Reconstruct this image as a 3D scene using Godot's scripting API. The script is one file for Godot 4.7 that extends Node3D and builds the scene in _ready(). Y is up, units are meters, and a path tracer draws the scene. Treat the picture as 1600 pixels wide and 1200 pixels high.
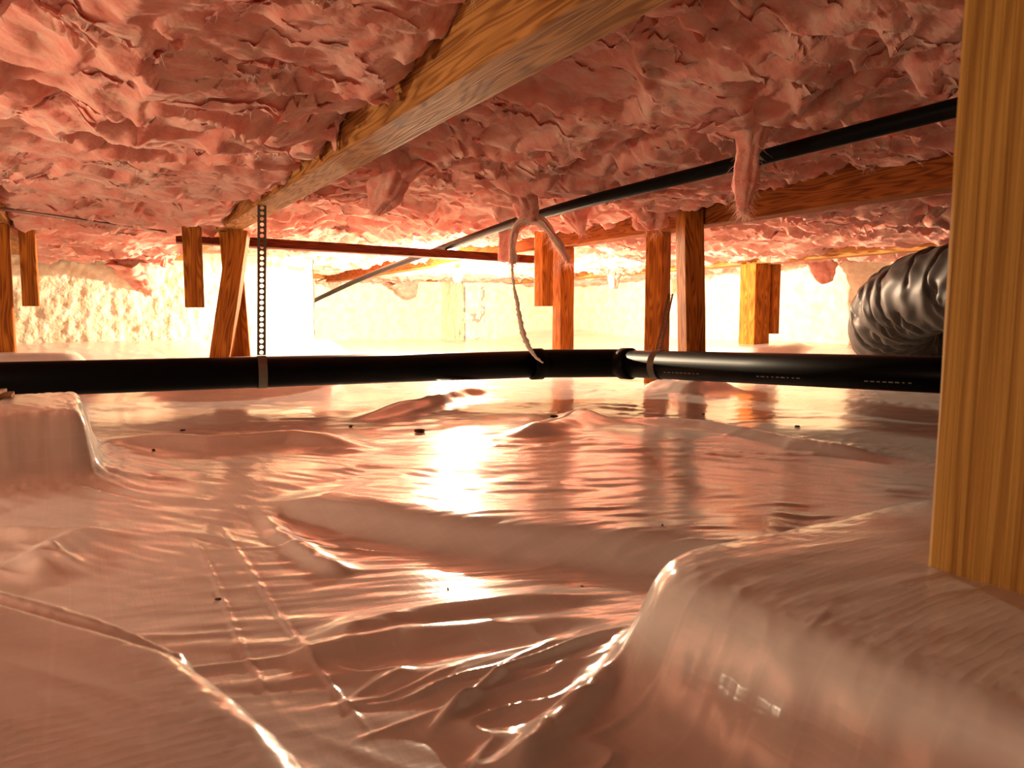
extends Node3D
# A crawl space under a timber floor. House axes: s runs along the girders, t across them.
# World: x right, y up, -z ahead of the camera. Nominal ground is y = 0.
const GS := Vector3(-0.5075, 0, -0.8616)
const GT := Vector3(0.8616, 0, -0.5075)
const GIRDER_BOTTOM := 0.70
const DECK := 0.89
var M := {}
var taken := {}
var nz := {}

func house(s: float, t: float, y: float) -> Vector3:
	return GS * s + GT * t + Vector3(0, y, 0)

# ---------- naming and tagging
func numbered(called: String) -> String:
	var k: int = taken.get(called, 0)
	taken[called] = k + 1
	return called if k == 0 else "%s_%03d" % [called, k]

func tag(o: Node, label: String, category := "", group := "", kind := "") -> Node:
	if label: o.set_meta("label", label)
	if category: o.set_meta("category", category)
	if group: o.set_meta("group", group)
	if kind: o.set_meta("kind", kind)
	return o

func base(called: String, where := Vector3.ZERO) -> Node3D:
	var o := Node3D.new()
	o.name = numbered(called)
	add_child(o)
	o.position = where
	return o

func obj(called: String, mesh: Mesh, m: Material, parent: Node = self) -> MeshInstance3D:
	var o := MeshInstance3D.new()
	o.name = numbered(called) if parent == self else called
	o.mesh = mesh
	o.material_override = m
	o.cast_shadow = GeometryInstance3D.SHADOW_CASTING_SETTING_ON
	parent.add_child(o, true)
	return o

# ---------- mesh helpers
func commit(P: PackedVector3Array, N: PackedVector3Array, I: PackedInt32Array) -> ArrayMesh:
	var a := []
	a.resize(Mesh.ARRAY_MAX)
	a[Mesh.ARRAY_VERTEX] = P
	a[Mesh.ARRAY_NORMAL] = N
	a[Mesh.ARRAY_INDEX] = I
	var m := ArrayMesh.new()
	m.add_surface_from_arrays(Mesh.PRIMITIVE_TRIANGLES, a)
	return m

# a grid of nu by nv points (index v * nu + u); its front looks along u cross -v (up for u = +x, v = +z)
func grid(P: PackedVector3Array, nu: int, nv: int, flip := false, wrap := false) -> ArrayMesh:
	var N := PackedVector3Array()
	N.resize(P.size())
	var I := PackedInt32Array()
	var cols := nu if wrap else nu - 1
	I.resize(cols * (nv - 1) * 6)
	var k := 0
	for v in nv - 1:
		for u in cols:
			var u1 := (u + 1) % nu
			var a := v * nu + u
			var b := v * nu + u1
			var c := a + nu
			var d := b + nu
			var n := (P[c] - P[b]).cross(P[d] - P[a])
			if flip:
				n = -n
				I[k] = a; I[k + 1] = c; I[k + 2] = b; I[k + 3] = b; I[k + 4] = c; I[k + 5] = d
			else:
				I[k] = a; I[k + 1] = b; I[k + 2] = c; I[k + 3] = b; I[k + 4] = d; I[k + 5] = c
			k += 6
			n = n / maxf(n.length(), 1e-12)
			N[a] += n; N[b] += n; N[c] += n; N[d] += n
	for i in N.size():
		N[i] = N[i].normalized()
	return commit(P, N, I)

# a tube along a path with one radius for each point; squash flattens it
func tube(path: PackedVector3Array, radii: PackedFloat32Array, sides := 16, rough := 0.0, seed_ := 1, freq := 30.0, caps := true) -> ArrayMesh:
	var P := PackedVector3Array()
	var side := Vector3.UP
	var f := FastNoiseLite.new()
	f.seed = seed_
	f.frequency = freq
	f.fractal_octaves = 3
	var n := path.size()
	for i in n:
		var dir := (path[mini(i + 1, n - 1)] - path[maxi(i - 1, 0)]).normalized()
		if i == 0:
			side = dir.cross(Vector3.RIGHT if absf(dir.x) < 0.8 else Vector3.FORWARD).normalized()
		side = (side - dir * side.dot(dir)).normalized()
		var other := dir.cross(side)
		var rows := [radii[i]]
		if caps and i == 0: rows = [0.0, radii[0]]
		if caps and i == n - 1: rows = [radii[i], 0.0]
		for r0 in rows:
			for k in sides:
				var a := TAU * k / sides
				var q: Vector3 = side * cos(a) + other * sin(a)
				var r: float = r0
				if rough > 0.0 and r > 0.0:
					var w := path[i] + q * r
					r *= 1.0 + rough * f.get_noise_3dv(w)
				P.append(path[i] + q * r)
	return grid(P, sides, P.size() / sides, false, true)

func smooth_path(pts: Array, step := 0.01) -> PackedVector3Array:
	var c := Curve3D.new()
	var n := pts.size()
	for i in n:
		var tangent: Vector3 = (pts[mini(i + 1, n - 1)] - pts[maxi(i - 1, 0)]) / 6.0
		c.add_point(pts[i], -tangent, tangent)
	var length := c.get_baked_length()
	var out := PackedVector3Array()
	var m := maxi(2, int(length / step))
	for i in m + 1:
		out.append(c.sample_baked(length * i / m, true))
	return out

func even(n: int, r: float) -> PackedFloat32Array:
	var out := PackedFloat32Array()
	out.resize(n)
	out.fill(r)
	return out

func blend_radii(n: int, keys: Array) -> PackedFloat32Array:
	var out := PackedFloat32Array()
	for i in n:
		var x := float(i) / (n - 1) * (keys.size() - 1)
		var k := mini(int(x), keys.size() - 2)
		out.append(lerpf(keys[k], keys[k + 1], x - k))
	return out

# a length of sawn timber along local x, with eased, slightly uneven edges; grain runs along x
func timber_mesh(length: float, h: float, w: float, seed_ := 1, ease_ := 0.004) -> ArrayMesh:
	var f := FastNoiseLite.new()
	f.seed = seed_
	f.frequency = 3.0
	var prof := []
	for c in [[1, 1], [-1, 1], [-1, -1], [1, -1]]:
		for k in 3:
			var a: float = PI / 2 * (k / 2.0) + [0.0, PI / 2, PI, PI * 1.5][[[1, 1], [-1, 1], [-1, -1], [1, -1]].find(c)]
			prof.append(Vector2(c[0] * (w / 2 - ease_) + cos(a) * ease_, c[1] * (h / 2 - ease_) + sin(a) * ease_))
	var n := maxi(3, int(length / 0.03))
	var st := SurfaceTool.new()
	st.begin(Mesh.PRIMITIVE_TRIANGLES)
	var rings := []
	for i in n + 1:
		var x := length * i / n
		var ring := []
		for p in prof:
			var wob := Vector2(f.get_noise_3d(x, p.x * 9, p.y * 9), f.get_noise_3d(x + 50, p.x * 9, p.y * 9)) * 0.0022
			ring.append(Vector3(x, p.y + wob.y, p.x + wob.x))
		rings.append(ring)
	var np := prof.size()
	for k in np:
		var k1 := (k + 1) % np
		st.set_smooth_group(-1 if k % 3 == 2 else 0)
		for i in n:
			for q in [[i, k], [i + 1, k], [i, k1], [i + 1, k], [i + 1, k1], [i, k1]]:
				st.add_vertex(rings[q[0]][q[1]])
	st.set_smooth_group(-1)
	for k in range(1, np - 1):
		for q in [0, k, k + 1]: st.add_vertex(rings[0][q])
		for q in [0, k + 1, k]: st.add_vertex(rings[n][q])
	st.generate_normals()
	return st.commit()

func timber(called: String, from: Vector3, to: Vector3, h: float, w: float, up: Vector3, m: Material, seed_ := 1, parent: Node = self, ease_ := 0.004) -> MeshInstance3D:
	var x := (to - from).normalized()
	var z := x.cross(up).normalized()
	var y := z.cross(x)
	var o := obj(called, timber_mesh(from.distance_to(to), h, w, seed_, ease_), m, parent)
	var place := Transform3D(Basis(x, y, z), from)
	o.transform = place if parent == self else (parent as Node3D).transform.affine_inverse() * place
	return o

func block(size: Vector3, m: Material, called: String, parent: Node, where: Vector3) -> MeshInstance3D:
	var b := BoxMesh.new()
	b.size = size
	var o := obj(called, b, m, parent)
	o.position = where
	return o

# ---------- textures and materials
func noise(seed_: int, freq: float, oct := 1, type := FastNoiseLite.TYPE_SIMPLEX_SMOOTH) -> FastNoiseLite:
	var f := FastNoiseLite.new()
	f.noise_type = type
	f.seed = seed_
	f.frequency = freq
	f.fractal_type = FastNoiseLite.FRACTAL_FBM if oct > 1 else FastNoiseLite.FRACTAL_NONE
	f.fractal_octaves = oct
	return f

func noise_texture(f: FastNoiseLite, size: int, ramp: Array = []) -> NoiseTexture2D:
	var t := NoiseTexture2D.new()
	t.width = size
	t.height = size
	t.seamless = true
	t.noise = f
	if ramp:
		var g := Gradient.new()
		g.offsets = PackedFloat32Array(ramp.map(func(r): return r[0]))
		g.colors = PackedColorArray(ramp.map(func(r): return r[1]))
		t.color_ramp = g
	return t

func tiled(f: FastNoiseLite, x: float, y: float, w: float, h: float, sx: float, sy: float) -> float:
	var fx := smoothstep(0.75, 1.0, x / w)
	var fy := smoothstep(0.75, 1.0, y / h)
	var a := f.get_noise_2d(x * sx, y * sy)
	if fx > 0: a = lerpf(a, f.get_noise_2d((x - w) * sx, y * sy), fx)
	if fy > 0:
		var b := f.get_noise_2d(x * sx, (y - h) * sy)
		if fx > 0: b = lerpf(b, f.get_noise_2d((x - w) * sx, (y - h) * sy), fx)
		a = lerpf(a, b, fy)
	return a

func wood_image(seed_: int, light: Color, dark: Color, rings: float, contrast: float, wander := 0.33) -> Array:
	var w := 512
	var h := 256
	var im := Image.create(w, h, false, Image.FORMAT_RGB8)
	var hm := Image.create(w, h, false, Image.FORMAT_RGB8)
	var slow := noise(seed_, 1.0, 2)
	var fine := noise(seed_ + 7, 1.0, 2)
	for y in h:
		for x in w:
			var warp := tiled(slow, x, y, w, h, 0.006, 0.016)
			var ring := 0.5 + 0.5 * sin((float(y) / h * rings + warp * rings * wander) * TAU)
			ring = pow(ring, 1.8)
			var fib := tiled(fine, x, y, w, h, 0.02, 0.45)
			var stain := tiled(slow, x, y, w, h, 0.012, 0.02)
			var k := clampf(contrast * (0.62 * ring + 0.3 * fib + 0.38 * stain) + 0.12, 0, 1)
			im.set_pixel(x, y, light.lerp(dark, k))
			var e := clampf(0.5 - 0.28 * ring + 0.35 * fib, 0, 1)
			hm.set_pixel(x, y, Color(e, e, e))
	return [ImageTexture.create_from_image(im), ImageTexture.create_from_image(hm)]

func wood(tex: Array, offset: Vector3, tint := Color.WHITE, rough := 0.75, scale := Vector3(0.55, 4.6, 4.6)) -> StandardMaterial3D:
	var m := StandardMaterial3D.new()
	m.albedo_color = tint
	m.albedo_texture = tex[0]
	m.heightmap_enabled = true
	m.heightmap_texture = tex[1]
	m.heightmap_scale = 0.12
	m.uv1_triplanar = true
	m.uv1_triplanar_sharpness = 6.0
	m.metallic_specular = 0.25
	m.uv1_scale = scale
	m.uv1_offset = offset
	m.roughness = rough
	return m

func plain(c: Color, rough: float, metal := 0.0) -> StandardMaterial3D:
	var m := StandardMaterial3D.new()
	m.albedo_color = c
	m.roughness = rough
	m.metallic = metal
	return m

func make_materials() -> void:
	var fir := wood_image(3, Color8(190, 136, 78), Color8(108, 64, 30), 9.0, 0.85)
	var pine := wood_image(11, Color8(176, 134, 68), Color8(114, 74, 30), 10.0, 0.75, 0.16)
	M.girder = wood(fir, Vector3(0.1, 0.3, 0.2))
	M.girder_b = wood(fir, Vector3(0.5, 0.1, 0.6), Color(0.9, 0.72, 0.6))
	M.girder_c = wood(fir, Vector3(0.8, 0.6, 0.4))
	M.post = wood(fir, Vector3(0.3, 0.7, 0.1), Color(0.98, 0.84, 0.58))
	M.post_b = wood(fir, Vector3(0.6, 0.2, 0.9), Color(1.0, 0.87, 0.60))
	M.near_post = wood(pine, Vector3(0.2, 0.4, 0.0), Color.WHITE, 0.7, Vector3(0.4, 6.0, 6.0))
	M.brace = wood(fir, Vector3(0.9, 0.9, 0.3), Color(0.52, 0.33, 0.25))
	M.shim = wood(pine, Vector3(0.0, 0.5, 0.5), Color(0.8, 0.74, 0.7))
	# glass wool
	var wool := StandardMaterial3D.new()
	wool.albedo_texture = noise_texture(noise(21, 0.012, 4), 512, [[0.0, Color8(224, 130, 116)], [0.40, Color8(237, 166, 152)], [0.60, Color8(241, 180, 165)], [1.0, Color8(247, 214, 194)]])
	wool.heightmap_enabled = true
	wool.heightmap_texture = noise_texture(noise(22, 0.05, 4), 512)
	wool.heightmap_scale = 0.3
	wool.uv1_triplanar = true
	wool.uv1_world_triplanar = true
	wool.uv1_scale = Vector3(1.6, 3.2, 3.6)
	wool.roughness = 1.0
	wool.metallic_specular = 0.15
	wool.backlight_enabled = true
	wool.backlight = Color(0.56, 0.42, 0.38)
	wool.subsurf_scatter_enabled = true
	wool.subsurf_scatter_strength = 0.5
	wool.rim_enabled = true
	wool.rim = 0.5
	wool.rim_tint = 0.3
	M.wool = wool
	var strand := wool.duplicate()
	strand.heightmap_enabled = false
	strand.albedo_texture = null
	strand.albedo_color = Color8(244, 216, 202)
	M.strand = strand
	var twine := plain(Color8(238, 222, 206), 0.95)
	M.twine = twine
	# spray foam
	var foam := StandardMaterial3D.new()
	foam.albedo_texture = noise_texture(noise(31, 0.01, 4), 512, [[0.0, Color8(228, 208, 172)], [0.5, Color8(240, 228, 202)], [1.0, Color8(247, 240, 222)]])
	foam.heightmap_enabled = true
	foam.heightmap_texture = noise_texture(noise(32, 0.03, 3), 512)
	foam.heightmap_scale = 0.5
	foam.uv1_triplanar = true
	foam.uv1_world_triplanar = true
	foam.uv1_scale = Vector3(1.7, 1.7, 1.7)
	foam.roughness = 0.55
	M.foam = foam
	# white woven sheeting with a scrim of fine cords
	var n := 512
	var im := Image.create(n, n, false, Image.FORMAT_RGB8)
	var fz := noise(41, 1.0, 2)
	for y in n:
		for x in n:
			var cx := absf(fposmod(x / 16.0 + 0.25 * tiled(fz, x, y, n, n, 0.02, 0.02), 1.0) - 0.5)
			var cy := absf(fposmod(y / 12.8 + 0.3 * tiled(fz, y, x, n, n, 0.02, 0.02), 1.0) - 0.5)
			var e := 0.35 + 0.4 * exp(-cx * cx * 60) + 0.55 * exp(-cy * cy * 50) + 0.1 * tiled(fz, x, y, n, n, 0.05, 0.05)
			im.set_pixel(x, y, Color(e * 0.6, e * 0.6, e * 0.6))
	im.bump_map_to_normal_map(2.0)
	var sheet := StandardMaterial3D.new()
	var sq := Image.create(n, n, false, Image.FORMAT_RGB8)
	for y in n:
		for x in n:
			var cx := absf(fposmod(x / 64.0 + 0.03 * tiled(fz, x, y, n, n, 0.02, 0.02), 1.0) - 0.5)
			var cy := absf(fposmod(y / 64.0 + 0.03 * tiled(fz, y, x, n, n, 0.02, 0.02), 1.0) - 0.5)
			var e := 0.81 + 0.02 * maxf(exp(-cx * cx * 900), exp(-cy * cy * 900)) + 0.02 * tiled(fz, x, y, n, n, 0.012, 0.012)
			sq.set_pixel(x, y, Color(e * 1.0, e * 0.998, e * 0.985))
	sheet.albedo_texture = ImageTexture.create_from_image(sq)
	sheet.normal_enabled = true
	sheet.normal_texture = ImageTexture.create_from_image(im)
	sheet.normal_scale = 0.13
	sheet.uv1_triplanar = true
	sheet.uv1_world_triplanar = true
	sheet.uv1_scale = Vector3(3.4, 3.4, 3.4)
	sheet.roughness = 0.16
	M.sheet = sheet
	M.abs = plain(Color8(7, 7, 8), 0.36)
	M.hub = plain(Color8(9, 9, 9), 0.45)
	M.print = plain(Color8(112, 108, 102), 0.7)
	M.strap = plain(Color8(96, 88, 78), 0.5, 0.7)
	M.pex = plain(Color8(16, 16, 17), 0.42)
	M.duct = plain(Color8(58, 53, 50), 0.5)
	M.dirt = plain(Color8(70, 48, 34), 0.95)
	M.cable = plain(Color8(120, 62, 40), 0.5)
	for k in ["abs", "hub", "pex"]: M[k].metallic_specular = 0.14
	M.concrete = plain(Color8(150, 145, 136), 0.9)
	M.deck = wood(fir, Vector3(0.4, 0.4, 0.4), Color(0.8, 0.66, 0.56))
	M.dark = plain(Color8(24, 22, 22), 0.6)
	var bulb := plain(Color8(255, 244, 226), 0.3)
	bulb.emission_enabled = true
	bulb.emission = Color(1.0, 0.9, 0.74)
	bulb.emission_energy_multiplier = 14.0
	M.bulb = bulb

# ---------- the ground sheet
var piers := [
	# s0, s1, t0, t1, height, edge width, corner radius
	[0.0, 0.485, 0.365, 0.88, 0.112, 0.010, 0.10],
	[2.18, 2.46, 2.12, 2.38, 0.05, 0.018, 0.05],
	[1.54, 1.98, -0.55, 0.015, 0.142, 0.006, 0.03],
	[3.2, 3.85, 0.30, 0.98, 0.135, 0.02, 0.10],
	[3.55, 4.15, -0.62, 0.05, 0.165, 0.02, 0.10],
	[3.45, 4.1, 3.92, 4.55, 0.118, 0.02, 0.10],
	[3.25, 3.7, 2.1, 2.6, 0.03, 0.03, 0.10],
]
# folds in the sheet: points (x, ahead), half width, height, kind (0 ridge, 1 step up to the far side)
var folds := [
	[[[-0.42, 1.19], [-0.321, 1.138], [-0.09, 1.016], [0.164, 0.923], [0.26, 0.89], [0.36, 0.85]], 0.018, 0.030, 1],
	[[[-0.20, 0.67], [-0.154, 0.686], [-0.097, 0.725], [0.0, 0.759], [0.142, 0.795]], 0.026, 0.010, 0],
	[[[-0.20, 0.62], [-0.172, 0.639], [-0.108, 0.672], [0.0, 0.694], [0.11, 0.717]], 0.02, 0.008, 0],
	[[[-0.064, 0.503], [-0.039, 0.546], [-0.005, 0.597], [0.039, 0.627], [0.14, 0.69]], 0.006, 0.009, 0],
	[[[-0.472, 1.138], [-0.333, 0.893], [-0.231, 0.717], [-0.145, 0.576], [-0.083, 0.48]], 0.003, 0.0016, 0],
	[[[-0.48, 1.065], [-0.33, 0.805], [-0.243, 0.645], [-0.162, 0.511]], 0.003, 0.0014, 0],
	[[[-0.143, 0.546], [-0.101, 0.561], [-0.074, 0.586], [-0.039, 0.615]], 0.003, 0.002, 0],
	[[[-1.03, 1.811], [-0.708, 1.72], [-0.539, 1.811], [-0.287, 1.636]], 0.05, 0.03, 0],
	[[[-0.489, 2.156], [-0.312, 2.56], [-0.204, 2.932], [-0.055, 3.148]], 0.05, 0.03, 0],
	[[[0.321, 2.301], [0.531, 2.028], [0.678, 1.72], [0.838, 1.492]], 0.04, 0.02, 0],
	[[[0.28, 2.468], [0.142, 2.028], [0.0, 1.811]], 0.06, 0.025, 0],
	[[[-0.415, 1.178], [-0.319, 1.001], [-0.238, 0.893], [-0.181, 0.847]], 0.02, 0.010, 0],
	[[[-0.01, 0.45], [0.022, 0.487], [0.064, 0.546], [0.113, 0.597]], 0.014, 0.014, 0],
	[[[-0.9, 1.02], [-0.595, 1.0], [-0.586, 0.893], [-0.5, 0.8]], 0.03, 0.014, 0],
]
var fold_boxes := []

func polyline(pts: Array, x: float, d: float) -> Vector3:
	# (distance, side, place along the line from 0 to 1) of the nearest point
	var best := 1e9
	var place := 0.0
	var side := 1.0
	for i in pts.size() - 1:
		var ax: float = pts[i][0]
		var ay: float = pts[i][1]
		var bx: float = pts[i + 1][0] - ax
		var by: float = pts[i + 1][1] - ay
		var px := x - ax
		var py := d - ay
		var k := clampf((px * bx + py * by) / (bx * bx + by * by), 0, 1)
		var ex := px - bx * k
		var ey := py - by * k
		var q := ex * ex + ey * ey
		if q < best:
			best = q
			side = 1.0 if bx * py - by * px > 0 else -1.0
			place = (i + k) / (pts.size() - 1)
	return Vector3(sqrt(best), side, place)

func ground(x: float, d: float, fine := true) -> float:
	var s := -0.5075 * x + 0.8616 * d
	var t := 0.8616 * x + 0.5075 * d
	# earth rising to the foundation walls
	var y := 0.0
	var wall_l: float = 5.5 - s if t < 1.53 else 7.5 - s
	y += 0.16 * smoothstep(1.5, 0.25, wall_l) * (1.0 if t < 1.53 else 0.45)
	y += 0.12 * smoothstep(1.1, 0.2, 5.0 - t)
	y += 0.016 * nz.roll.get_noise_2d(x, d) * smoothstep(0.3, 1.2, d)
	var lift := 0.0
	var edge := 0.0
	for p in piers:
		var qs: float = maxf(p[0] - s, s - p[1]) + p[6]
		var qt: float = maxf(p[2] - t, t - p[3]) + p[6]
		if qs > 0.6 or qt > 0.6: continue
		var q: float = Vector2(maxf(qs, 0), maxf(qt, 0)).length() + minf(maxf(qs, qt), 0) - p[6]
		q += 0.005 * nz.edge.get_noise_2d(x * 1.0, d)
		var h: float = p[4] * (0.80 / (1.0 + exp(clampf(q / p[5], -30, 30))) + 0.20 * exp(-maxf(q, 0) / 0.07))
		h *= 1.0 - 0.05 * smoothstep(-0.15, 0.0, q)
		if h > lift:
			lift = h
		edge = maxf(edge, exp(-q * q / 0.0035))
	# the near pier at the left has a blunt corner towards the middle of the room
	if d < 1.1 and x < 0.3 and x > -0.95:
		var b1 := 0.44 * (x + 0.181) + 0.90 * (d - 0.403)
		var b2 := 0.79 * (x + 0.181) + 0.61 * (d - 0.403)
		var q: float = maxf(b1, b2) + 0.012 * exp(-pow((b1 - b2) / 0.03, 2.0)) + 0.004 * nz.edge.get_noise_2d(x * 0.6, d * 0.6)
		q = maxf(q, -0.75 - x) - 0.022
		var h := 0.122 * (0.85 / (1.0 + exp(clampf(q / 0.006, -30, 30))) + 0.15 * exp(-maxf(q, 0) / 0.06))
		# the sheet puckers along the far edge
		h -= 0.006 * exp(-pow((b1 + 0.012) / 0.004, 2.0)) * smoothstep(0.01, -0.03, b2)
		lift = maxf(lift, h)
		edge = maxf(edge, exp(-q * q / 0.0012))
	y = maxf(y, lift) + 0.3 * minf(y, lift)
	if not fine: return y
	# drag folds and tension ripples
	for i in folds.size():
		var b: Array = fold_boxes[i]
		if x < b[0] or x > b[1] or d < b[2] or d > b[3]: continue
		var fo: Array = folds[i]
		var q := polyline(fo[0], x, d)
		var w: float = fo[1]
		if fo[3] == 0:
			var k := q.x / w
			y += fo[2] * exp(-k * (k if q.y > 0 else 1.6 * k)) * smoothstep(0.0, 0.25, q.z) * smoothstep(1.0, 0.75, q.z) * (1.0 - lift * 6.0 if lift < 0.15 else 0.0)
		else:
			var k := clampf(q.x * q.y / w, -20, 20)
			y += fo[2] * (exp(-q.x / 0.22) / (1.0 + exp(-k)) + (0.0 if q.y > 0 else -0.25 * exp(-pow(q.x / 0.09 - 0.6, 2)) * smoothstep(0.0, 0.06, q.x))) * smoothstep(0.0, 0.25, q.z) * smoothstep(1.0, 0.88, q.z)
	var flat_ := 1.0 - 0.8 * minf(1.0, lift * 12.0)
	var pick: float = smoothstep(-0.3, 0.3, nz.turn.get_noise_2d(x, d))
	for k in 2:
		var w := pick if k == 0 else 1.0 - pick
		if w < 0.02: continue
		var ca := 0.961 if k == 0 else 0.878
		var sa := 0.276 if k == 0 else -0.479
		var u := x * ca + d * sa
		var v := d * ca - x * sa
		var r: float = 1.0 - absf(nz.ripple.get_noise_2d(u * 0.28 + k * 9.0, v * 1.4)) * 2.4
		var mask: float = smoothstep(-0.25, 0.45, nz.mask.get_noise_2d(x + k * 5.0, d))
		y += (0.0045 * r * r * signf(r) * mask + 0.0013 * nz.fine.get_noise_2d(u * 0.22, v)) * w * flat_
	# sharp creases where the sheet is gathered at the foot of the right mound
	if d < 1.0:
		var gather: float = exp(-pow((t - 0.27) / 0.09, 2.0)) * smoothstep(0.75, 0.5, s) * smoothstep(0.15, 0.3, s)
		if gather > 0.02:
			var cr: float = maxf(0.0, 1.0 - absf(nz.crease.get_noise_2d((x * 0.8 + d * 0.6) * 0.45, d * 0.8 - x * 0.6)) * 3.5)
			y += gather * 0.005 * cr * cr
	y += edge * (0.0036 if s > 1.3 and s < 2.2 else 0.0008) * nz.crinkle.get_noise_2d(x, d) * (1.0 if lift > 0.01 else 0.5)
	return y

func build_ground() -> void:
	nz.roll = noise(51, 0.9, 2)
	nz.edge = noise(52, 7.0, 3)
	nz.turn = noise(53, 0.8)
	nz.ripple = noise(54, 5.0, 3)
	nz.mask = noise(55, 2.2, 2)
	nz.fine = noise(56, 26.0, 2)
	nz.crease = noise(58, 11.0, 2)
	nz.crinkle = noise(57, 45.0, 2)
	for fo in folds:
		var xs: Array = fo[0].map(func(p): return p[0])
		var ds: Array = fo[0].map(func(p): return p[1])
		var e: float = fo[1] * 3.5 if fo[3] == 0 else 0.9
		fold_boxes.append([xs.min() - e, xs.max() + e, ds.min() - e, ds.max() + e])
	var rows := PackedFloat32Array()
	var d := -0.6
	while d < 0.12:
		rows.append(d)
		d += 0.03
	d = 0.12
	while d < 9.8:
		rows.append(d)
		d += clampf(d * d * 0.0052, 0.0022, 0.03)
	var nu := 660
	var P := PackedVector3Array()
	P.resize(nu * rows.size())
	for j in rows.size():
		d = rows[j]
		for i in nu:
			# closer columns in the middle of the room than at its sides
			var a := float(i) / (nu - 1) * 2.0 - 1.0
			var wide := maxf(d, 0.0) + 0.14
			var x := 0.82 * wide * a / 0.86 + signf(a) * maxf(absf(a) - 0.86, 0.0) / 0.14 * 1.2
			P[(rows.size() - 1 - j) * nu + i] = Vector3(x, ground(x, d), -d)
	var fl := block(Vector3(13, 0.1, 16), M.concrete, "floor", self, Vector3(0.6, -0.14, -4.0))
	tag(fl, "earth floor of the crawl space covered by glossy white reinforced plastic sheeting", "", "", "structure")
	var o := obj("vapor_barrier", grid(P, nu, rows.size()), M.sheet, fl)
	o.position = -fl.position
	# the sheet goes on, plainer, behind and beside the part in view
	var Q := PackedVector3Array()
	var nx := 90
	var nd := 90
	for j in nd:
		for i in nx:
			var x := -5.0 + 11.5 * i / (nx - 1)
			var dd := 10.2 - 13.0 * j / (nd - 1)
			Q.append(Vector3(x, -0.07 if absf(x) < 0.95 * (maxf(dd, 0.0) + 0.14) + 1.1 and dd > -0.5 and dd < 9.7 else ground(x, dd, false) - 0.004, -dd))
	var o2 := obj("vapor_barrier", grid(Q, nx, nd), M.sheet, fl)
	o2.position = -fl.position

# ---------- glass wool
func saw(v: float, lip: float) -> float:
	var f := v - floorf(v)
	return f * sqrt(f) * (1.0 - smoothstep(lip, 1.0, f))

func wool_depth(s: float, t: float) -> float:
	var a: float = s + nz.wwarp.get_noise_2d(s, t) * 0.09
	var b: float = t + nz.wwarp.get_noise_2d(s + 31.0, t) * 0.09
	var h: float = 0.05 * nz.wbig.get_noise_2d(s, t)
	h += 0.06 * saw(nz.wa.get_noise_2d(a, b * 0.5) * 1.9 + a * 1.2, 0.80)
	h += 0.024 * saw(nz.wb.get_noise_2d(a, b * 0.5) * 2.2 - a * 2.1, 0.78)
	h += 0.010 * saw(nz.wb.get_noise_2d(a * 2.1 + 7.0, b * 1.0) * 2.4 + a * 3.1, 0.8)
	h += 0.012 * nz.wc.get_noise_2d(a, b * 0.22) * (0.6 + nz.wa.get_noise_2d(s + 20.0, t))
	return h

func wool_y(s: float, t: float, y0: float, y1: float, sags: Array) -> float:
	var y := lerpf(y0, y1, clampf((s - 0.5) / 4.5, 0, 1)) + 0.025 - wool_depth(s, t)
	for g in sags:
		var q: float = Vector2((s - g[0]) / g[2], (t - g[1]) / g[3]).length_squared()
		if q < 9.0: y -= g[4] * exp(-q)
	return y

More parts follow.
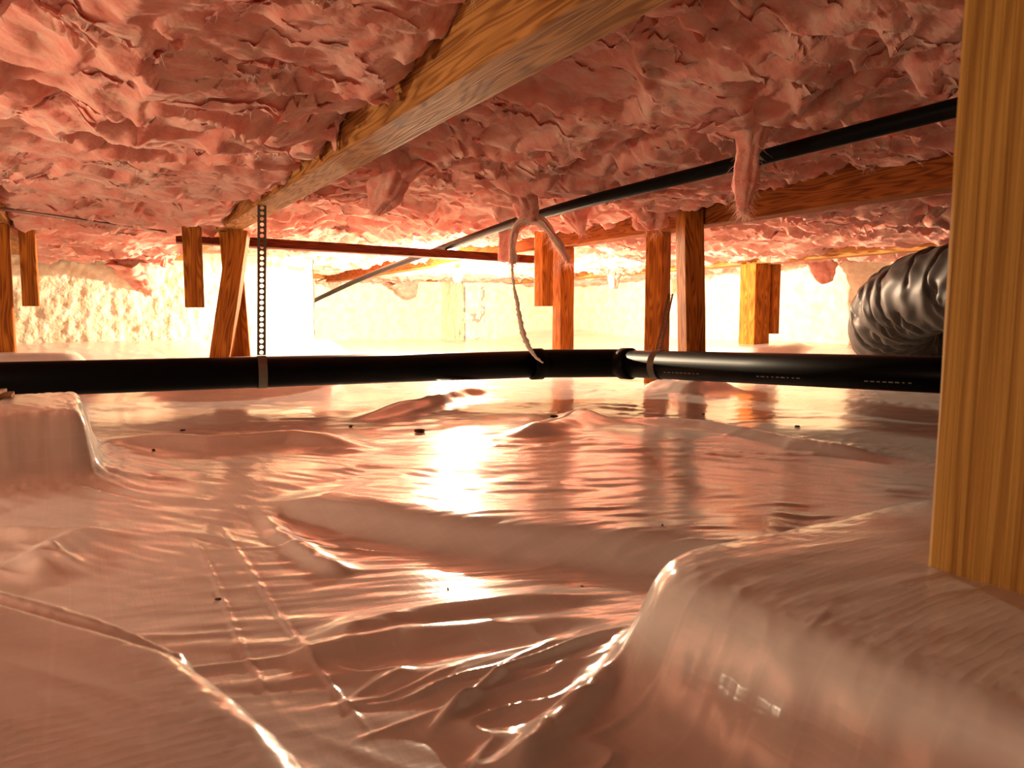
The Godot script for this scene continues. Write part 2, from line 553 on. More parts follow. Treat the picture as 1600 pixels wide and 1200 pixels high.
# torn, curling layers of wool peeling from the underside of a batt, with frayed edges
func torn_layers(parent: MeshInstance3D, t0: float, t1: float, s0: float, s1: float, y0: float, y1: float, seed_: int, sags: Array, count: int) -> void:
	var rng := RandomNumberGenerator.new()
	rng.seed = seed_ + 300
	var f := noise(seed_ + 301, 40.0, 3)
	var back := parent.transform.affine_inverse()
	var P := PackedVector3Array()
	var N := PackedVector3Array()
	var I := PackedInt32Array()
	var hairs := PackedVector3Array()
	for n in count:
		# closer together where the photograph looks at them from near by
		var s := lerpf(s0, s1, pow(rng.randf(), 1.5))
		var t := rng.randf_range(t0 + 0.05, t1 - 0.05)
		var grow := rng.randf_range(0.6, 1.25)
		var length := rng.randf_range(0.09, 0.27) * grow
		var reach := rng.randf_range(0.014, 0.036) * grow
		var ang := rng.randfn() * 0.5
		var along := Vector2(sin(ang), cos(ang))
		var out := Vector2(-cos(ang), sin(ang))
		var drop := rng.randf_range(0.002, 0.012) * grow
		var nu := 29
		var nv := 5
		var first := P.size()
		var Q := PackedVector3Array()
		for j in nv:
			var b := float(j) / (nv - 1)
			for i in nu:
				var a := float(i) / (nu - 1) * 2.0 - 1.0
				var taper := 1.0 - a * a * a * a
				var frayed := 1.0 + 0.45 * f.get_noise_2d(i * 0.006 + n, 0.3) + 0.3 * f.get_noise_2d(i * 0.03 + n, 1.7)
				var off := reach * b * taper * frayed
				var bow := 0.25 * reach * f.get_noise_2d(n * 3.0, i * 0.0015) * 3.0
				var ss := s + along.x * a * length / 2 + out.x * (off + bow)
				var tt := clampf(t + along.y * a * length / 2 + out.y * (off + bow), t0 + 0.01, t1 - 0.01)
				var y := wool_y(ss, tt, y0, y1, sags) + 0.003
				y -= drop * taper * pow(b, 0.7) * (1.0 + 0.6 * f.get_noise_2d(i * 0.008 + n, b * 0.02 + 4.0))
				Q.append(back * house(ss, tt, minf(y, DECK - 0.02)))
				if j == nv - 1 and rng.randf() < 0.6: hairs.append(Q[Q.size() - 1])
		var g := grid(Q, nu, nv, true).surface_get_arrays(0)
		P.append_array(g[Mesh.ARRAY_VERTEX])
		N.append_array(g[Mesh.ARRAY_NORMAL])
		for i in g[Mesh.ARRAY_INDEX]: I.append(i + first)
	var o := obj("torn_layers", commit(P, N, I), M.wool, parent)
	o.set_meta("kind", "stuff")
	fibres(parent, hairs, seed_ + 310, 0.04, 0.0004)

func batt(called: String, label: String, t0: float, t1: float, s0: float, s1: float, y0: float, y1: float, cell: float, seed_: int, layers: int, sags: Array = []) -> MeshInstance3D:
	var nu := int((t1 - t0) / cell) + 12
	var nv := int((s1 - s0) / cell)
	var P := PackedVector3Array()
	P.resize(nu * nv)
	var rag := noise(seed_, 7.0, 4)
	var tm := (t0 + t1) / 2
	for j in nv:
		var s := lerpf(s0, s1, float(j) / (nv - 1))
		var rag0 := rag.get_noise_2d(s, 3.0)
		var rag1 := rag.get_noise_2d(s, 9.0)
		for i in nu:
			# five columns on each side climb the edge
			var k := clampf((i - 5.0) / (nu - 11.0), 0, 1)
			var t := lerpf(t0, t1, k)
			var up := maxf(0.0, maxf(5.0 - i, i - (nu - 6.0))) / 5.0
			var e := minf(t - t0, t1 - t)
			var y := wool_y(s, t, y0, y1, sags)
			y += 0.03 * pow(1.0 - clampf(e / 0.06, 0, 1), 2.0)
			y = lerpf(minf(y, DECK - 0.015), DECK - 0.004, up)
			var near := (1.0 - clampf(e / 0.12, 0, 1)) * (1.0 - up)
			var r: float = (rag0 if t - t0 < t1 - t else rag1) * 0.035 * near
			var bend: float = nz.wb.get_noise_2d(s + 9.0, t) * 0.02 * (1.0 - up) * clampf(e / 0.05, 0.2, 1)
			P[j * nu + i] = Vector3(t + r + bend - tm, y - DECK, s0 - s - bend)
	var o := obj(called, grid(P, nu, nv, true), M.wool)
	o.transform = Transform3D(Basis(GT, Vector3.UP, -GS), house(s0, tm, DECK))
	tag(o, label, "insulation", "pink insulation batts between the girders")
	if layers > 0: torn_layers(o, t0, t1, maxf(s0, 0.5), minf(s1, 5.2), y0, y1, seed_, sags, layers)
	return o

# loose fibres hanging from a batt, all together
func fibres(parent: MeshInstance3D, spots: PackedVector3Array, seed_: int, length: float, width: float) -> void:
	var rng := RandomNumberGenerator.new()
	rng.seed = seed_
	var P := PackedVector3Array()
	var N := PackedVector3Array()
	var I := PackedInt32Array()
	for p in spots:
		var len_ := length * rng.randf_range(0.3, 1.0)
		var dir := Vector3(rng.randfn(), rng.randfn() * 0.5 - 0.8, rng.randfn()).normalized()
		var curl := Vector3(rng.randfn(), -0.9, rng.randfn()) * 0.7
		var side := dir.cross(Vector3(rng.randfn(), rng.randfn(), rng.randfn())).normalized()
		var q := p
		var first := P.size()
		for k in 5:
			var w := width * (1.0 - k / 4.6)
			P.append(q - side * w); P.append(q + side * w)
			var nn := side.cross(dir).normalized()
			N.append(nn); N.append(nn)
			dir = (dir + curl * 0.3).normalized()
			q += dir * len_ / 5.0
		for k in 4:
			var a := first + k * 2
			I.append_array(PackedInt32Array([a, a + 2, a + 1, a + 1, a + 2, a + 3]))
	var o := obj("loose_fibres", commit(P, N, I), M.strand, parent)
	o.set_meta("kind", "stuff")

func tuft(parent: MeshInstance3D, pts: Array, keys: Array, seed_: int, rough := 0.9, fuzz := 60, m: Material = M.wool) -> void:
	var path := smooth_path(pts, 0.004)
	var r := blend_radii(path.size(), keys)
	var f := noise(seed_, 1.0, 3)
	var P := PackedVector3Array()
	var n := path.size()
	var sides := 36
	var side := Vector3.RIGHT
	for i in n:
		var dir := (path[mini(i + 1, n - 1)] - path[maxi(i - 1, 0)]).normalized()
		side = (side - dir * side.dot(dir)).normalized()
		var other := dir.cross(side)
		for k in sides:
			var a := TAU * k / sides
			var c := Vector2(cos(a), sin(a))
			# long ridges that run down the tuft, and a ragged lower end
			var lobe := f.get_noise_3d(c.x * 1.6, c.y * 1.6, i * 0.02) * 0.9 + f.get_noise_3d(c.x * 5.0, c.y * 5.0, i * 0.035 + 9.0) * 0.5
			var rag := smoothstep(n - 1.0, n - 1.0 - n * (0.04 + 0.2 * absf(f.get_noise_2d(k * 0.6, 50.0))), i)
			var rad := r[i] * (1.0 + rough * lobe) * (0.06 + 0.94 * rag)
			P.append(path[i] + (side * c.x + other * c.y) * rad)
	var o := obj("hanging_tuft", grid(P, sides, n, false, true), m, parent)
	o.transform = parent.transform.affine_inverse()
	var rng := RandomNumberGenerator.new()
	rng.seed = seed_ + 5
	var spots := PackedVector3Array()
	for k in fuzz:
		var i := int(pow(rng.randf(), 0.5) * (n - 1))
		spots.append(path[i] + Vector3(rng.randfn(), rng.randfn(), rng.randfn()).normalized() * r[i] * 0.8)
	fibres(o, spots, seed_ + 9, 0.06, 0.0006)

func build_wool() -> void:
	nz.wwarp = noise(61, 3.0, 3)
	nz.wbig = noise(62, 1.1, 2)
	nz.wa = noise(63, 1.5, 2)
	nz.wb = noise(64, 3.6, 2)
	nz.wc = noise(65, 13.0, 3)
	var a := batt("insulation_batt", "sagging pink glass wool filling the left of the picture, left of the big girder", -0.21, 0.565, -0.6, 5.45, 0.765, 0.69, 0.0085, 71, 230, [[4.6, 0.2, 0.5, 0.5, 0.03], [1.75, 0.1, 0.4, 0.4, 0.03], [0.75, 0.6, 0.35, 0.12, -0.07], [1.35, 0.5, 0.10, 0.06, 0.03]])
	var a0 := batt("insulation_batt", "pink glass wool at the left edge beyond the cut-off post", -2.9, -0.33, -1.5, 5.45, 0.77, 0.70, 0.045, 72, 0)
	var b1 := batt("insulation_batt", "pink glass wool just right of the big girder, white with light above the brace", 0.675, 1.39, -0.6, 7.8, 0.81, 0.765, 0.009, 73, 220, [[1.21, 1.37, 0.2, 0.12, 0.06], [2.1, 1.27, 0.16, 0.1, 0.05], [2.15, 0.87, 0.15, 0.1, 0.03]])
	var b2 := batt("insulation_batt", "dim pink glass wool above the black water line, behind the thickest hanging tuft", 1.41, 2.29, -0.4, 7.8, 0.795, 0.785, 0.009, 74, 240, [[1.21, 1.37, 0.2, 0.16, 0.085], [2.0, 1.65, 0.5, 0.2, 0.02]])
	var c1 := batt("insulation_batt", "pink glass wool under the dark girder, right of its two close posts", 2.41, 3.28, 0.4, 7.8, 0.765, 0.74, 0.014, 75, 130)
	var c2 := batt("insulation_batt", "pink glass wool above the black flexible duct in the right bay", 3.31, 4.19, 0.4, 7.25, 0.765, 0.74, 0.016, 76, 130)
	var e := batt("insulation_batt", "narrow strip of pink glass wool against the foam wall on the right", 4.31, 4.95, 0.4, 7.25, 0.75, 0.72, 0.022, 77, 40)
	tuft(b2, [Vector3(0.50, 0.80, -1.70), Vector3(0.546, 0.745, -1.73), Vector3(0.545, 0.66, -1.75), Vector3(0.540, 0.59, -1.75), Vector3(0.537, 0.545, -1.75)], [0.11, 0.045, 0.026, 0.030, 0.008], 81, 0.6, 700)
	tuft(b1, [Vector3(-0.06, 0.85, -2.5), Vector3(-0.01, 0.80, -2.58), Vector3(0.034, 0.745, -2.65), Vector3(0.055, 0.69, -2.7), Vector3(0.06, 0.655, -2.72)], [0.10, 0.07, 0.05, 0.04, 0.035], 82, 0.6, 420)
	tuft(b1, [Vector3(-0.34, 0.80, -2.3), Vector3(-0.37, 0.72, -2.3), Vector3(-0.40, 0.665, -2.3), Vector3(-0.425, 0.62, -2.3)], [0.09, 0.05, 0.045, 0.01], 83, 0.7, 260)
	tuft(b1, [Vector3(0.06, 0.665, -2.71), Vector3(0.015, 0.63, -2.7), Vector3(0.0, 0.57, -2.7), Vector3(0.005, 0.50, -2.7)], [0.018, 0.013, 0.009, 0.011], 84, 1.5, 700, M.strand)
	tuft(b1, [Vector3(0.06, 0.665, -2.71), Vector3(0.11, 0.645, -2.7), Vector3(0.16, 0.58, -2.7), Vector3(0.208, 0.505, -2.7)], [0.016, 0.009, 0.011, 0.005], 85, 1.5, 700, M.strand)

	tuft(a, [Vector3(-2.44, 0.74, -4.85), Vector3(-2.46, 0.66, -4.92), Vector3(-2.45, 0.55, -4.98), Vector3(-2.44, 0.44, -5.02)], [0.16, 0.12, 0.08, 0.02], 86, 0.6, 120)
	tuft(a, [Vector3(-2.13, 0.78, -4.6), Vector3(-2.134, 0.71, -4.6), Vector3(-2.145, 0.62, -4.6)], [0.03, 0.016, 0.02], 87, 0.6, 60)
	tuft(e, [Vector3(2.27, 0.76, -5.5), Vector3(2.30, 0.66, -5.5), Vector3(2.33, 0.57, -5.5)], [0.10, 0.08, 0.03], 88, 0.6, 60)
	tuft(b2, [Vector3(-2.0, 0.82, -8.0), Vector3(-1.97, 0.74, -8.05), Vector3(-1.92, 0.60, -8.05)], [0.16, 0.12, 0.03], 89, 0.6, 40)
	tuft(c1, [Vector3(-1.20, 0.80, -8.2), Vector3(-1.17, 0.70, -8.25), Vector3(-1.12, 0.53, -8.25)], [0.2, 0.14, 0.03], 90, 0.6, 40)
	tuft(b2, [Vector3(0.27, 0.81, -3.3), Vector3(0.29, 0.74, -3.3), Vector3(0.308, 0.675, -3.3)], [0.08, 0.045, 0.01], 91, 0.6, 120)
	tuft(b2, [Vector3(0.58, 0.80, -3.2), Vector3(0.60, 0.75, -3.22), Vector3(0.61, 0.69, -3.24)], [0.08, 0.07, 0.04], 92, 0.8, 160)
	tuft(b2, [Vector3(-0.02, 0.78, -3.4), Vector3(-0.03, 0.66, -3.4), Vector3(-0.041, 0.56, -3.4)], [0.04, 0.025, 0.02], 93, 0.6, 80)
	tuft(c2, [Vector3(0.89, 0.78, -6.5), Vector3(0.89, 0.68, -6.5), Vector3(0.883, 0.565, -6.5)], [0.10, 0.05, 0.03], 94, 0.6, 40)

# ---------- foundation walls
func wall(called: String, label: String, s0: float, t0: float, s1: float, t1: float, cell := 0.02) -> void:
	# runs from (s0, t0) to (s1, t1); the room lies to the left of that run
	var a := house(s0, t0, 0)
	var b := house(s1, t1, 0)
	var along := (b - a).normalized()
	var inward := along.cross(Vector3.UP)
	var o := MeshInstance3D.new()
	var bm := BoxMesh.new()
	bm.size = Vector3(a.distance_to(b), 1.05, 0.2)
	o.name = called
	o.mesh = bm
	o.material_override = M.concrete
	add_child(o)
	o.transform = Transform3D(Basis(along, Vector3.UP, along.cross(Vector3.UP)), (a + b) / 2 - inward * 0.15 + Vector3(0, 0.43, 0))
	tag(o, label, "", "", "structure")
	# foam as a child, in the wall's own axes
	var L := a.distance_to(b)
	var nu := int(L / cell) + 1
	var nv := int(0.92 / cell) + 1
	var P := PackedVector3Array()
	for j in nv:
		for i in nu:
			var p := a + along * (L * i / (nu - 1))
			p.y = lerpf(0.88, -0.04, float(j) / (nv - 1))
			var c: float = nz.fcell.get_noise_3d(p.x, p.y * 0.8, p.z)
			var h: float = 0.018 * clampf(-c, 0, 1.2) + 0.022 * nz.fbig.get_noise_3dv(p) + 0.008 * nz.ffine.get_noise_3dv(p)
			P.append(o.transform.affine_inverse() * (p + inward * h))
	obj("spray_foam", grid(P, nu, nv, false), M.foam, o)

func build_shell() -> void:
	nz.fcell = noise(91, 19.0, 1, FastNoiseLite.TYPE_CELLULAR)
	nz.fbig = noise(92, 2.2, 3)
	nz.ffine = noise(93, 30.0, 2)
	wall("wall_front_left", "bumpy cream spray foam on the foundation wall at the left", 5.52, -3.0, 5.52, 1.53, 0.014)
	wall("wall_return", "short foam covered return where the wall steps back", 5.52, 1.53, 7.9, 1.53, 0.03)
	wall("wall_recess", "smooth cream foam at the back of the wall recess", 7.9, 1.53, 7.9, 3.70, 0.016)
	wall("wall_recess_side", "foam covered side of the wall recess next to the lamp", 7.9, 3.70, 7.3, 3.70, 0.016)
	wall("wall_front_right", "cream foam wall behind the middle posts", 7.3, 3.70, 7.3, 5.0, 0.016)
	wall("wall_right", "rough cream spray foam wall running to the black duct", 7.3, 5.0, -2.4, 5.0, 0.016)
	wall("wall_back", "foam covered wall behind the camera", -2.4, 5.0, -2.4, -3.0, 0.06)
	wall("wall_left", "foam covered wall far to the left", -2.4, -3.0, 5.52, -3.0, 0.06)
	# subfloor decking boards run across the girders
	var ceil_ := base("ceiling", house(2.2, 1.0, DECK))
	tag(ceil_, "wooden subfloor over the crawl space hidden by the insulation", "", "", "structure")
	var n := 70
	for i in n:
		var s := -2.5 + 10.5 * (i + 0.5) / n
		timber("deck_board", house(s, -3.1, DECK + 0.022), house(s, 5.1, DECK + 0.022), 0.04, 10.5 / n - 0.002, Vector3.UP, M.deck, 200 + i % 3, ceil_)

# ---------- timber frame
func post(called: String, label: String, foot: Vector3, head: Vector3, yaw: float, w: float, m: Material, seed_: int, group := "") -> MeshInstance3D:
	var o := timber(called, foot, head, w, w, Vector3(-sin(deg_to_rad(yaw)), 0, -cos(deg_to_rad(yaw))), m, seed_, self, 0.005)
	tag(o, label, "post", group)
	return o

func build_frame() -> void:
	var g := "timber girders under the floor"
	tag(timber("girder", house(-1.6, 0.615, 0.795), house(5.5, 0.615, 0.795), 0.19, 0.10, Vector3.UP, M.girder, 1), "big tan wooden girder crossing the picture from the top middle", "girder", g)
	tag(timber("girder", house(0.2, 2.35, 0.795), house(7.8, 2.35, 0.795), 0.19, 0.10, Vector3.UP, M.girder_b, 2), "dark reddish wooden girder at the right, resting on the close pair of posts", "girder", g)
	tag(timber("girder", house(0.2, 4.25, 0.795), house(7.25, 4.25, 0.795), 0.19, 0.10, Vector3.UP, M.girder_c, 3), "far orange wooden girder leading to the black duct", "girder", g)
	tag(timber("girder", house(-1.6, -0.27, 0.795), house(5.5, -0.27, 0.795), 0.19, 0.10, Vector3.UP, M.girder, 4), "wooden girder at the left edge above the cut-off post", "girder", g)
	var p := "posts carrying the girders"
	post("wooden_post", "big yellow pine post in the right foreground standing on the covered pier", Vector3(0.378, 0.104, -0.537), house(0.262, 0.598, 0.70), 30.5, 0.089, M.near_post, 11, p)
	post("wooden_post", "leaning orange post with a dark knot in front of another post", Vector3(-1.312, 0.126, -3.33), Vector3(-1.222, 0.70, -3.36), 10.0, 0.085, M.post, 12, p)
	post("wooden_post", "upright post half hidden behind the leaning post", house(3.62, 0.66, 0.125), house(3.62, 0.63, 0.70), 18.0, 0.089, M.post_b, 13, p)
	post("wooden_post", "post with a short cleat on its left, behind the bend of the black pipe", house(3.443, 2.36, 0.0), house(3.443, 2.36, 0.70), 30.5, 0.089, M.post, 14, p)
	post("wooden_post", "post whose foot shows below the black pipe", Vector3(0.678, 0.0, -3.465), Vector3(0.678, 0.765, -3.465), 53.0, 0.089, M.post_b, 15, p)
	post("wooden_post", "dark post close beside the one that reaches below the pipe", house(2.31, 2.25, 0.045), house(2.36, 2.26, 0.80), 14.0, 0.089, M.post, 16, p)
	post("wooden_post", "far post with one bright orange side, left of the black duct", house(3.75, 4.25, 0.105), house(3.75, 4.25, 0.70), 28.0, 0.15, M.post_b, 17, p)
	post("wooden_post", "post cut off by the left edge of the picture", house(3.83, -0.27, 0.16), house(3.83, -0.27, 0.70), 30.0, 0.089, M.post, 18, p)
	var c := "cleats nailed beside posts"
	var hang := func(label: String, at: Vector3, y0: float, y1: float, h: float, w: float, yaw: float, seed_: int) -> void:
		tag(timber("wooden_cleat", Vector3(at.x, y0, at.z), Vector3(at.x, y1, at.z), h, w, Vector3(-sin(deg_to_rad(yaw)), 0, -cos(deg_to_rad(yaw))), M.post_b, seed_), label, "cleat", c)
	hang.call("short hanging cleat left of the leaning post", house(3.55, 0.46, 0), 0.355, 0.82, 0.038, 0.075, 10.0, 21)
	hang.call("short orange cleat nailed left of the middle post, ending above the pipe", house(3.42, 2.215, 0), 0.375, 0.80, 0.085, 0.07, 30.5, 22)
	hang.call("dark cleat on the right side of the far post", house(3.68, 4.37, 0), 0.20, 0.70, 0.07, 0.05, 28.0, 23)
	hang.call("short cleat right of the post at the left edge", house(3.83, -0.16, 0), 0.36, 0.68, 0.075, 0.06, 30.0, 24)
	tag(timber("brace_board", Vector3(-1.615, 0.692, -3.6), Vector3(0.123, 0.649, -4.35), 0.044, 0.085, Vector3.UP, M.brace, 31), "thin dark red brown board spanning between the leaning post and the middle post", "brace")
	tag(timber("rim_board", house(7.80, 1.6, 0.77), house(7.80, 3.60, 0.77), 0.07, 0.04, Vector3.UP, M.girder_c, 33), "orange rim board along the top of the wall recess", "board")
	var sh := base("wood_shim", house(1.80, -0.30, 0.13))
	tag(sh, "thin weathered wood shims lying on the covered pier at the left edge", "shim")
	timber("shingle", house(1.80, -0.36, 0.146), house(1.80, -0.115, 0.149), 0.006, 0.09, Vector3.UP, M.shim, 41, sh, 0.001)
	timber("shingle", house(1.81, -0.36, 0.154), house(1.79, -0.13, 0.158), 0.006, 0.08, Vector3.UP, M.shim, 42, sh, 0.001)

# ---------- pipes, straps and duct
func strap_ribbon(path: PackedVector3Array, across: Vector3, w: float, pitch: float, holes: bool) -> ArrayMesh:
	# a metal band; with holes it is pierced once every pitch
	var st := SurfaceTool.new()
	st.begin(Mesh.PRIMITIVE_TRIANGLES)
	var n := path.size()
	for i in n - 1:
		var a := path[i]
		var b := path[i + 1]
		var dir := (b - a)
		var x := across.normalized()
		var nrm := dir.cross(x).normalized()
		for f in [1.0, -1.0]:
			var off: Vector3 = nrm * 0.0006 * f
			var mid := (a + b) / 2
			var corner := [mid - x * w / 2 - dir / 2, mid + x * w / 2 - dir / 2, mid + x * w / 2 + dir / 2, mid - x * w / 2 + dir / 2]
			if holes:
				var outer := []
				var inner := []
				for k in 16:
					var ang := TAU * k / 16
					var c := cos(ang)
					var s := sin(ang)
					var m := maxf(absf(c), absf(s))
					outer.append(mid + x * (c / m) * w / 2 + dir * (s / m) / 2 + off)
					inner.append(mid + x * c * w * 0.23 + dir.normalized() * s * w * 0.23 + off)
				for k in 16:
					var k1 := (k + 1) % 16
					var q := [outer[k], outer[k1], inner[k], inner[k], outer[k1], inner[k1]]
					if f < 0: q.reverse()
					for v in q: st.add_vertex(v)
			else:
				var q := [corner[0] + off, corner[1] + off, corner[2] + off, corner[0] + off, corner[2] + off, corner[3] + off]
				if f < 0: q.reverse()
				for v in q: st.add_vertex(v)
	st.generate_normals()
	return st.commit()

func ring_path(c: Vector3, axis: Vector3, r: float, a0: float, a1: float, n: int) -> PackedVector3Array:
	var side := axis.cross(Vector3.UP).normalized()
	var out := PackedVector3Array()
	for i in n + 1:
		var a := lerpf(a0, a1, float(i) / n)
		out.append(c + side * cos(a) * r + Vector3.UP * sin(a) * r)
	return out

func build_pipes() -> void:
	var r := 0.0555
	var pa := Vector3(-3.3, 0.108, -1.58)
	var pb := Vector3(0.10, 0.120, -3.03)
	var pc := Vector3(0.47, 0.122, -3.02)
	var pd := Vector3(2.25, 0.158, -1.16)
	var root := base("drain_pipe", Vector3(0.28, 0.065, -3.1))
	tag(root, "black plastic drain pipe with a bend lying across the whole picture", "pipe")
	var put := func(called: String, mesh: Mesh, m: Material) -> MeshInstance3D:
		var o := obj(called, mesh, m, root)
		o.position = -root.position
		return o
	var left := (pb - pa).normalized()
	var right := (pd - pc).normalized()
	put.call("pipe_run", tube(PackedVector3Array([pa, pb]), even(2, r), 40), M.abs)
	put.call("pipe_run", tube(PackedVector3Array([pc, pd]), even(2, r), 40), M.abs)
	var bend := smooth_path([pb - left * 0.02, pb, pb + left * 0.07, (pb + pc) / 2 + (left - right) * 0.035, pc - right * 0.07, pc, pc + right * 0.02], 0.008)
	put.call("elbow", tube(bend, even(bend.size(), r + 0.003), 40), M.hub)
	for e in [[pb, left], [pc, right]]:
		var ax: Vector3 = e[1]
		var c: Vector3 = e[0]
		var hub := PackedVector3Array([c - ax * 0.024, c - ax * 0.022, c + ax * 0.022, c + ax * 0.024])
		put.call("hub", tube(hub, PackedFloat32Array([r + 0.006, r + 0.009, r + 0.009, r + 0.006]), 40), M.hub)
	# printed line on the right run: small bars standing for worn lettering
	var rng := RandomNumberGenerator.new()
	rng.seed = 5
	for k in 26:
		var along := 0.22 + 0.018 * k + (0.22 if k > 8 else 0.0) + (0.2 if k > 17 else 0.0)
		var c := pc + right * along
		var side := right.cross(Vector3.UP).normalized()
		if side.z < 0: side = -side
		var st := SurfaceTool.new()
		st.begin(Mesh.PRIMITIVE_TRIANGLES)
		var wl := rng.randf_range(0.005, 0.014)
		var q := []
		for e in [[-0.5, -0.36], [0.5, -0.36], [0.5, -0.30], [-0.5, -0.30]]:
			var ang: float = e[1] * 1.4
			q.append(c + right * wl * e[0] + (side * cos(ang) + Vector3.UP * sin(ang)) * (r + 0.0006))
		for i in [0, 2, 1, 0, 3, 2]: st.add_vertex(q[i])
		st.generate_normals()
		put.call("print_mark", st.commit(), M.print)
	# perforated strap hangers
	var hanger := func(label: String, c: Vector3, axis: Vector3, top: Vector3, pitch: float) -> void:
		var s := base("pipe_strap", c)
		tag(s, label, "strap", "perforated metal strap hangers")
		var n := int(top.distance_to(c + Vector3.UP * r) / pitch)
		var path := PackedVector3Array()
		for i in n + 1:
			path.append((c + Vector3.UP * (r + 0.004)).lerp(top, float(i) / n))
		var o := obj("strap_band", strap_ribbon(path, axis, 0.03, pitch, true), M.strap, s)
		o.position = -c
		var o2 := obj("strap_loop", strap_ribbon(ring_path(c, axis, r + 0.002, -PI * 0.5, PI * 1.5, 36), axis, 0.03, pitch, false), M.strap, s)
		o2.position = -c
	var c1 := pa.lerp(pb, (-0.885 + 3.3) / 3.4)
	hanger.call("perforated metal strap holding the left run of the pipe, hung from the big girder", c1, left, Vector3(c1.x + 0.012, 0.74, c1.z - 0.02), 0.0195)
	var c2 := pc + right * 0.155
	hanger.call("slack perforated strap round the pipe in front of the close pair of posts", c2, right, Vector3(0.73, 0.42, -3.42), 0.0195)
	# water line under the insulation
	var wl := smooth_path([Vector3(1.15, 0.715, -1.0), Vector3(0.859, 0.713, -1.5), Vector3(0.611, 0.709, -1.95), Vector3(0.119, 0.695, -2.8), Vector3(-0.4, 0.705, -4.25), Vector3(-1.05, 0.63, -5.5), Vector3(-1.62, 0.52, -6.5), Vector3(-1.9, 0.47, -7.05)], 0.03)
	tag(obj("water_line", tube(wl, even(wl.size(), 0.019), 20), M.pex), "black flexible water line running under the insulation to the wall", "pipe")
	var cb := smooth_path([Vector3(-1.93, 0.680, -2.3), Vector3(-1.80, 0.688, -2.62), Vector3(-1.70, 0.70, -3.1), Vector3(-1.60, 0.712, -3.62)], 0.03)
	tag(obj("cable", tube(cb, even(cb.size(), 0.0065), 10), M.cable), "thin brown cable strung under the insulation at the left", "cable")
	# twine hanging over the pipe
	var tw := smooth_path([Vector3(0.0, 0.53, -2.7), Vector3(0.004, 0.44, -2.71), Vector3(0.022, 0.347, -2.74), Vector3(0.045, 0.24, -2.82), Vector3(0.085, 0.165, -2.93), Vector3(0.125, 0.128, -2.975)], 0.006)
	tag(obj("twine", tube(tw, blend_radii(tw.size(), [0.004, 0.005, 0.008, 0.010, 0.008, 0.003]), 8, 0.8, 7, 60.0), M.twine), "frayed white twine dangling from the torn wool onto the black pipe", "string")
	# flexible duct
	var du := smooth_path([Vector3(2.95, 0.50, -1.9), Vector3(2.40, 0.475, -2.55), Vector3(2.05, 0.465, -2.95), Vector3(1.85, 0.41, -3.4), Vector3(1.91, 0.25, -3.74), Vector3(2.25, 0.19, -3.95), Vector3(2.9, 0.19, -4.05)], 0.006)
	var wr := noise(95, 1.0, 3)
	var DP := PackedVector3Array()
	var side := Vector3.UP
	var sides := 84
	for i in du.size():
		var dir := (du[mini(i + 1, du.size() - 1)] - du[maxi(i - 1, 0)]).normalized()
		side = (side - dir * side.dot(dir)).normalized()
		var other := dir.cross(side)
		var x := i * 0.006
		for k in sides:
			var a := TAU * k / sides
			var c := Vector2(cos(a), sin(a))
			# a slack jacket over a wire helix: uneven ribs, deep slanting creases
			var w1 := wr.get_noise_3d(c.x * 0.7, c.y * 0.7, x * 2.5)
			var rib := sin((x / 0.075 + float(k) / sides + w1 * 1.1) * TAU)
			var crease := 1.0 - absf(wr.get_noise_3d(c.x * 0.5, c.y * 0.5, x * 7.0 + float(k) / sides)) * 3.2
			var rad := 0.192 + 0.004 * rib + 0.012 * w1 - 0.026 * pow(maxf(crease, 0.0), 3.0)
			DP.append(du[i] + (side * c.x + other * c.y) * rad)
	tag(obj("flexible_duct", grid(DP, sides, du.size(), false, true), M.duct), "black wrinkled flexible air duct bending down beside the near post", "duct")

func build_crumbs() -> void:
	var rng := RandomNumberGenerator.new()
	rng.seed = 12
	var places: Array = [[-0.245, 1.937, 0.016], [-0.456, 2.071, 0.008], [0.126, 2.181, 0.012], [0.458, 2.255, 0.008], [0.613, 2.351, 0.007], [0.589, 1.984, 0.008], [0.782, 2.008, 0.008], [0.202, 0.973, 0.003], [-0.314, 0.767, 0.004], [-0.815, 1.662, 0.007], [-0.892, 1.984, 0.008], [-0.072, 0.808, 0.0025], [0.08, 0.819, 0.0025]]
	var said := ["largest dark crumb, just left of the brightest glare on the sheet", "small crumb left of the largest crumb, below the strap", "brown crumb on the sheet below the bend of the pipe", "small crumb on the sheet below the post that reaches under the pipe", "farthest crumb of dirt, below the right run of the pipe", "crumb on the sheet right of the middle, on a pale ripple", "rightmost crumb of dirt on the sheet", "tiny crumb just above the long step in the sheet, right of the middle", "crumb beside the two long creases at the left", "leftmost crumb, right of the covered pier block", "crumb behind the covered pier block at the left", "tiny crumb on the glare in front of the long step", "tiny crumb near the left flank of the right mound"]
	for p in places:
		p[2] *= 0.6
		# a lumpy crumb: a squashed ball with broken corners
		var n := 10
		var Q := PackedVector3Array()
		for j in 7:
			for i in n:
				var dir := Vector3(sin(PI * j / 6) * cos(TAU * i / n) * 1.7, cos(PI * j / 6) * 0.6, sin(PI * j / 6) * sin(TAU * i / n))
				Q.append(dir * p[2] * (rng.randf_range(0.7, 1.15) if j > 0 and j < 6 else 0.9))
		var o := obj("dirt_crumb", grid(Q, n, 7, false, true), M.dirt)
		o.position = Vector3(p[0], ground(p[0], p[1]) + p[2] * 0.4, -p[1])
		o.rotation.y = rng.randf() * TAU
		tag(o, said[places.find(p)], "dirt", "dirt crumbs on the sheet")

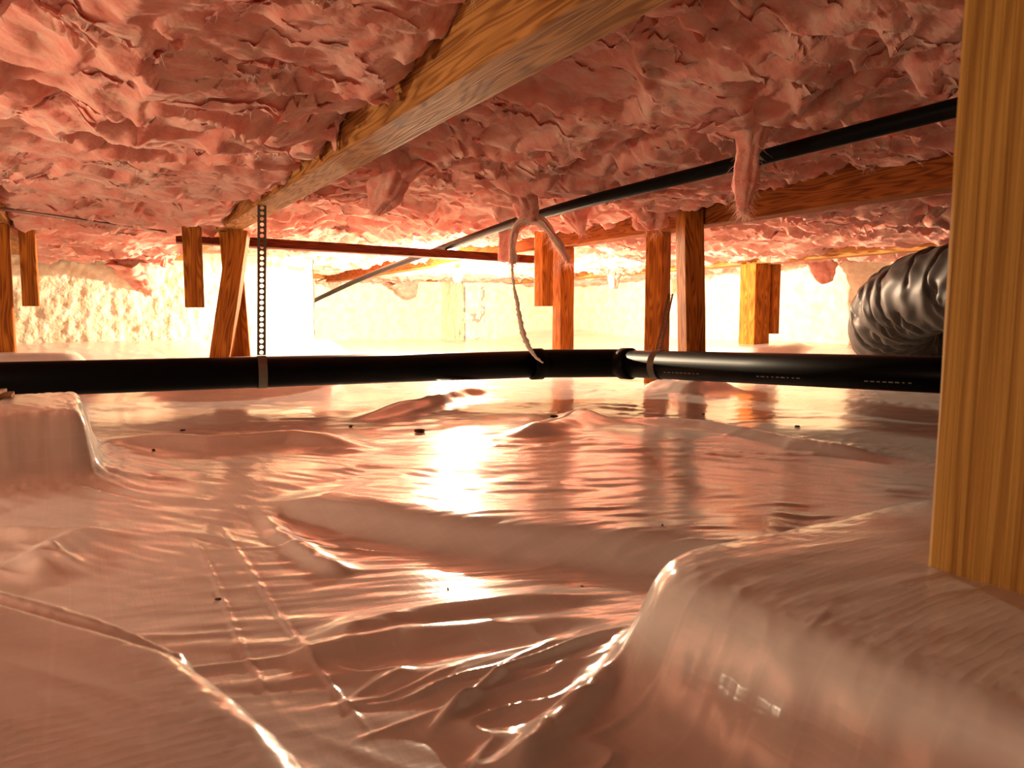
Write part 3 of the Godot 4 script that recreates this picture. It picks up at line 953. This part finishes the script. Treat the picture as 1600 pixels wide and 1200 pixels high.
# ---------- lamp
func lamp(called: String, label: String, at: Vector3, energy: float, color: Color, radius: float, hung: float) -> void:
	var o := base(called, at)
	tag(o, label, "lamp")
	var s := SphereMesh.new()
	s.radius = radius
	s.height = radius * 2.3
	s.radial_segments = 24
	s.rings = 14
	obj("bulb", s, M.bulb, o)
	var way := 1.0 if hung > at.y else -1.0
	obj("socket", tube(PackedVector3Array([Vector3(0, way * radius * 0.95, 0), Vector3(0, way * (radius + 0.05), 0)]), PackedFloat32Array([0.018, 0.02]), 20), M.dark, o)
	obj("cord" if way > 0 else "stem", tube(PackedVector3Array([Vector3(0, way * (radius + 0.05), 0), Vector3(0, hung - at.y, 0)]), even(2, 0.004 if way > 0 else 0.01), 8), M.dark, o)
	if way < 0:
		obj("foot", tube(PackedVector3Array([Vector3(0, hung - at.y + 0.015, 0), Vector3(0, hung - at.y, 0)]), PackedFloat32Array([0.06, 0.07]), 24), M.dark, o)
	var l := OmniLight3D.new()
	l.name = "glow"
	l.light_color = color
	l.light_energy = energy
	l.light_size = radius
	l.omni_range = 20.0
	l.omni_attenuation = 2.0
	l.shadow_enabled = true
	o.add_child(l)

func _ready() -> void:
	var cam := Camera3D.new()
	cam.name = "camera"
	cam.fov = rad_to_deg(2.0 * atan(600.0 / 1155.0))
	cam.position = Vector3(0, 0.30, 0)
	cam.rotation = Vector3(-atan(100.0 / 1155.0), 0, 0)
	cam.near = 0.02
	cam.far = 60.0
	var lens := CameraAttributesPhysical.new()
	lens.frustum_focal_length = 12.0 / (600.0 / 1155.0)
	lens.frustum_focus_distance = 2.4
	lens.exposure_aperture = 13.0
	cam.attributes = lens
	add_child(cam)
	var env := Environment.new()
	env.background_mode = Environment.BG_COLOR
	env.background_color = Color.BLACK
	env.tonemap_mode = Environment.TONE_MAPPER_LINEAR
	env.tonemap_exposure = 0.98
	env.sdfgi_enabled = true
	env.ssao_enabled = true
	env.ssil_enabled = true
	var we := WorldEnvironment.new()
	we.name = "environment"
	we.environment = env
	add_child(we)
	make_materials()
	lamp("work_lamp", "glowing bare work bulb hanging from a girder behind the brace in the middle", Vector3(-0.386, 0.605, -5.285), 18.0, Color(1.0, 0.89, 0.74), 0.035, GIRDER_BOTTOM)
	lamp("work_lamp", "glowing bare bulb on a short stand on the floor, left of the picture", Vector3(-2.0, 0.24, -0.8), 1.55, Color(1.0, 0.89, 0.74), 0.035, 0.0)
	build_ground()
	build_shell()
	build_frame()
	build_wool()
	build_pipes()
	build_crumbs()
	# turn it all so that the house stands square to the world axes
	var turn := Transform3D(Basis(Vector3.UP, deg_to_rad(-30.5)), Vector3.ZERO)
	for c in get_children():
		if c is Node3D: c.transform = turn * c.transform
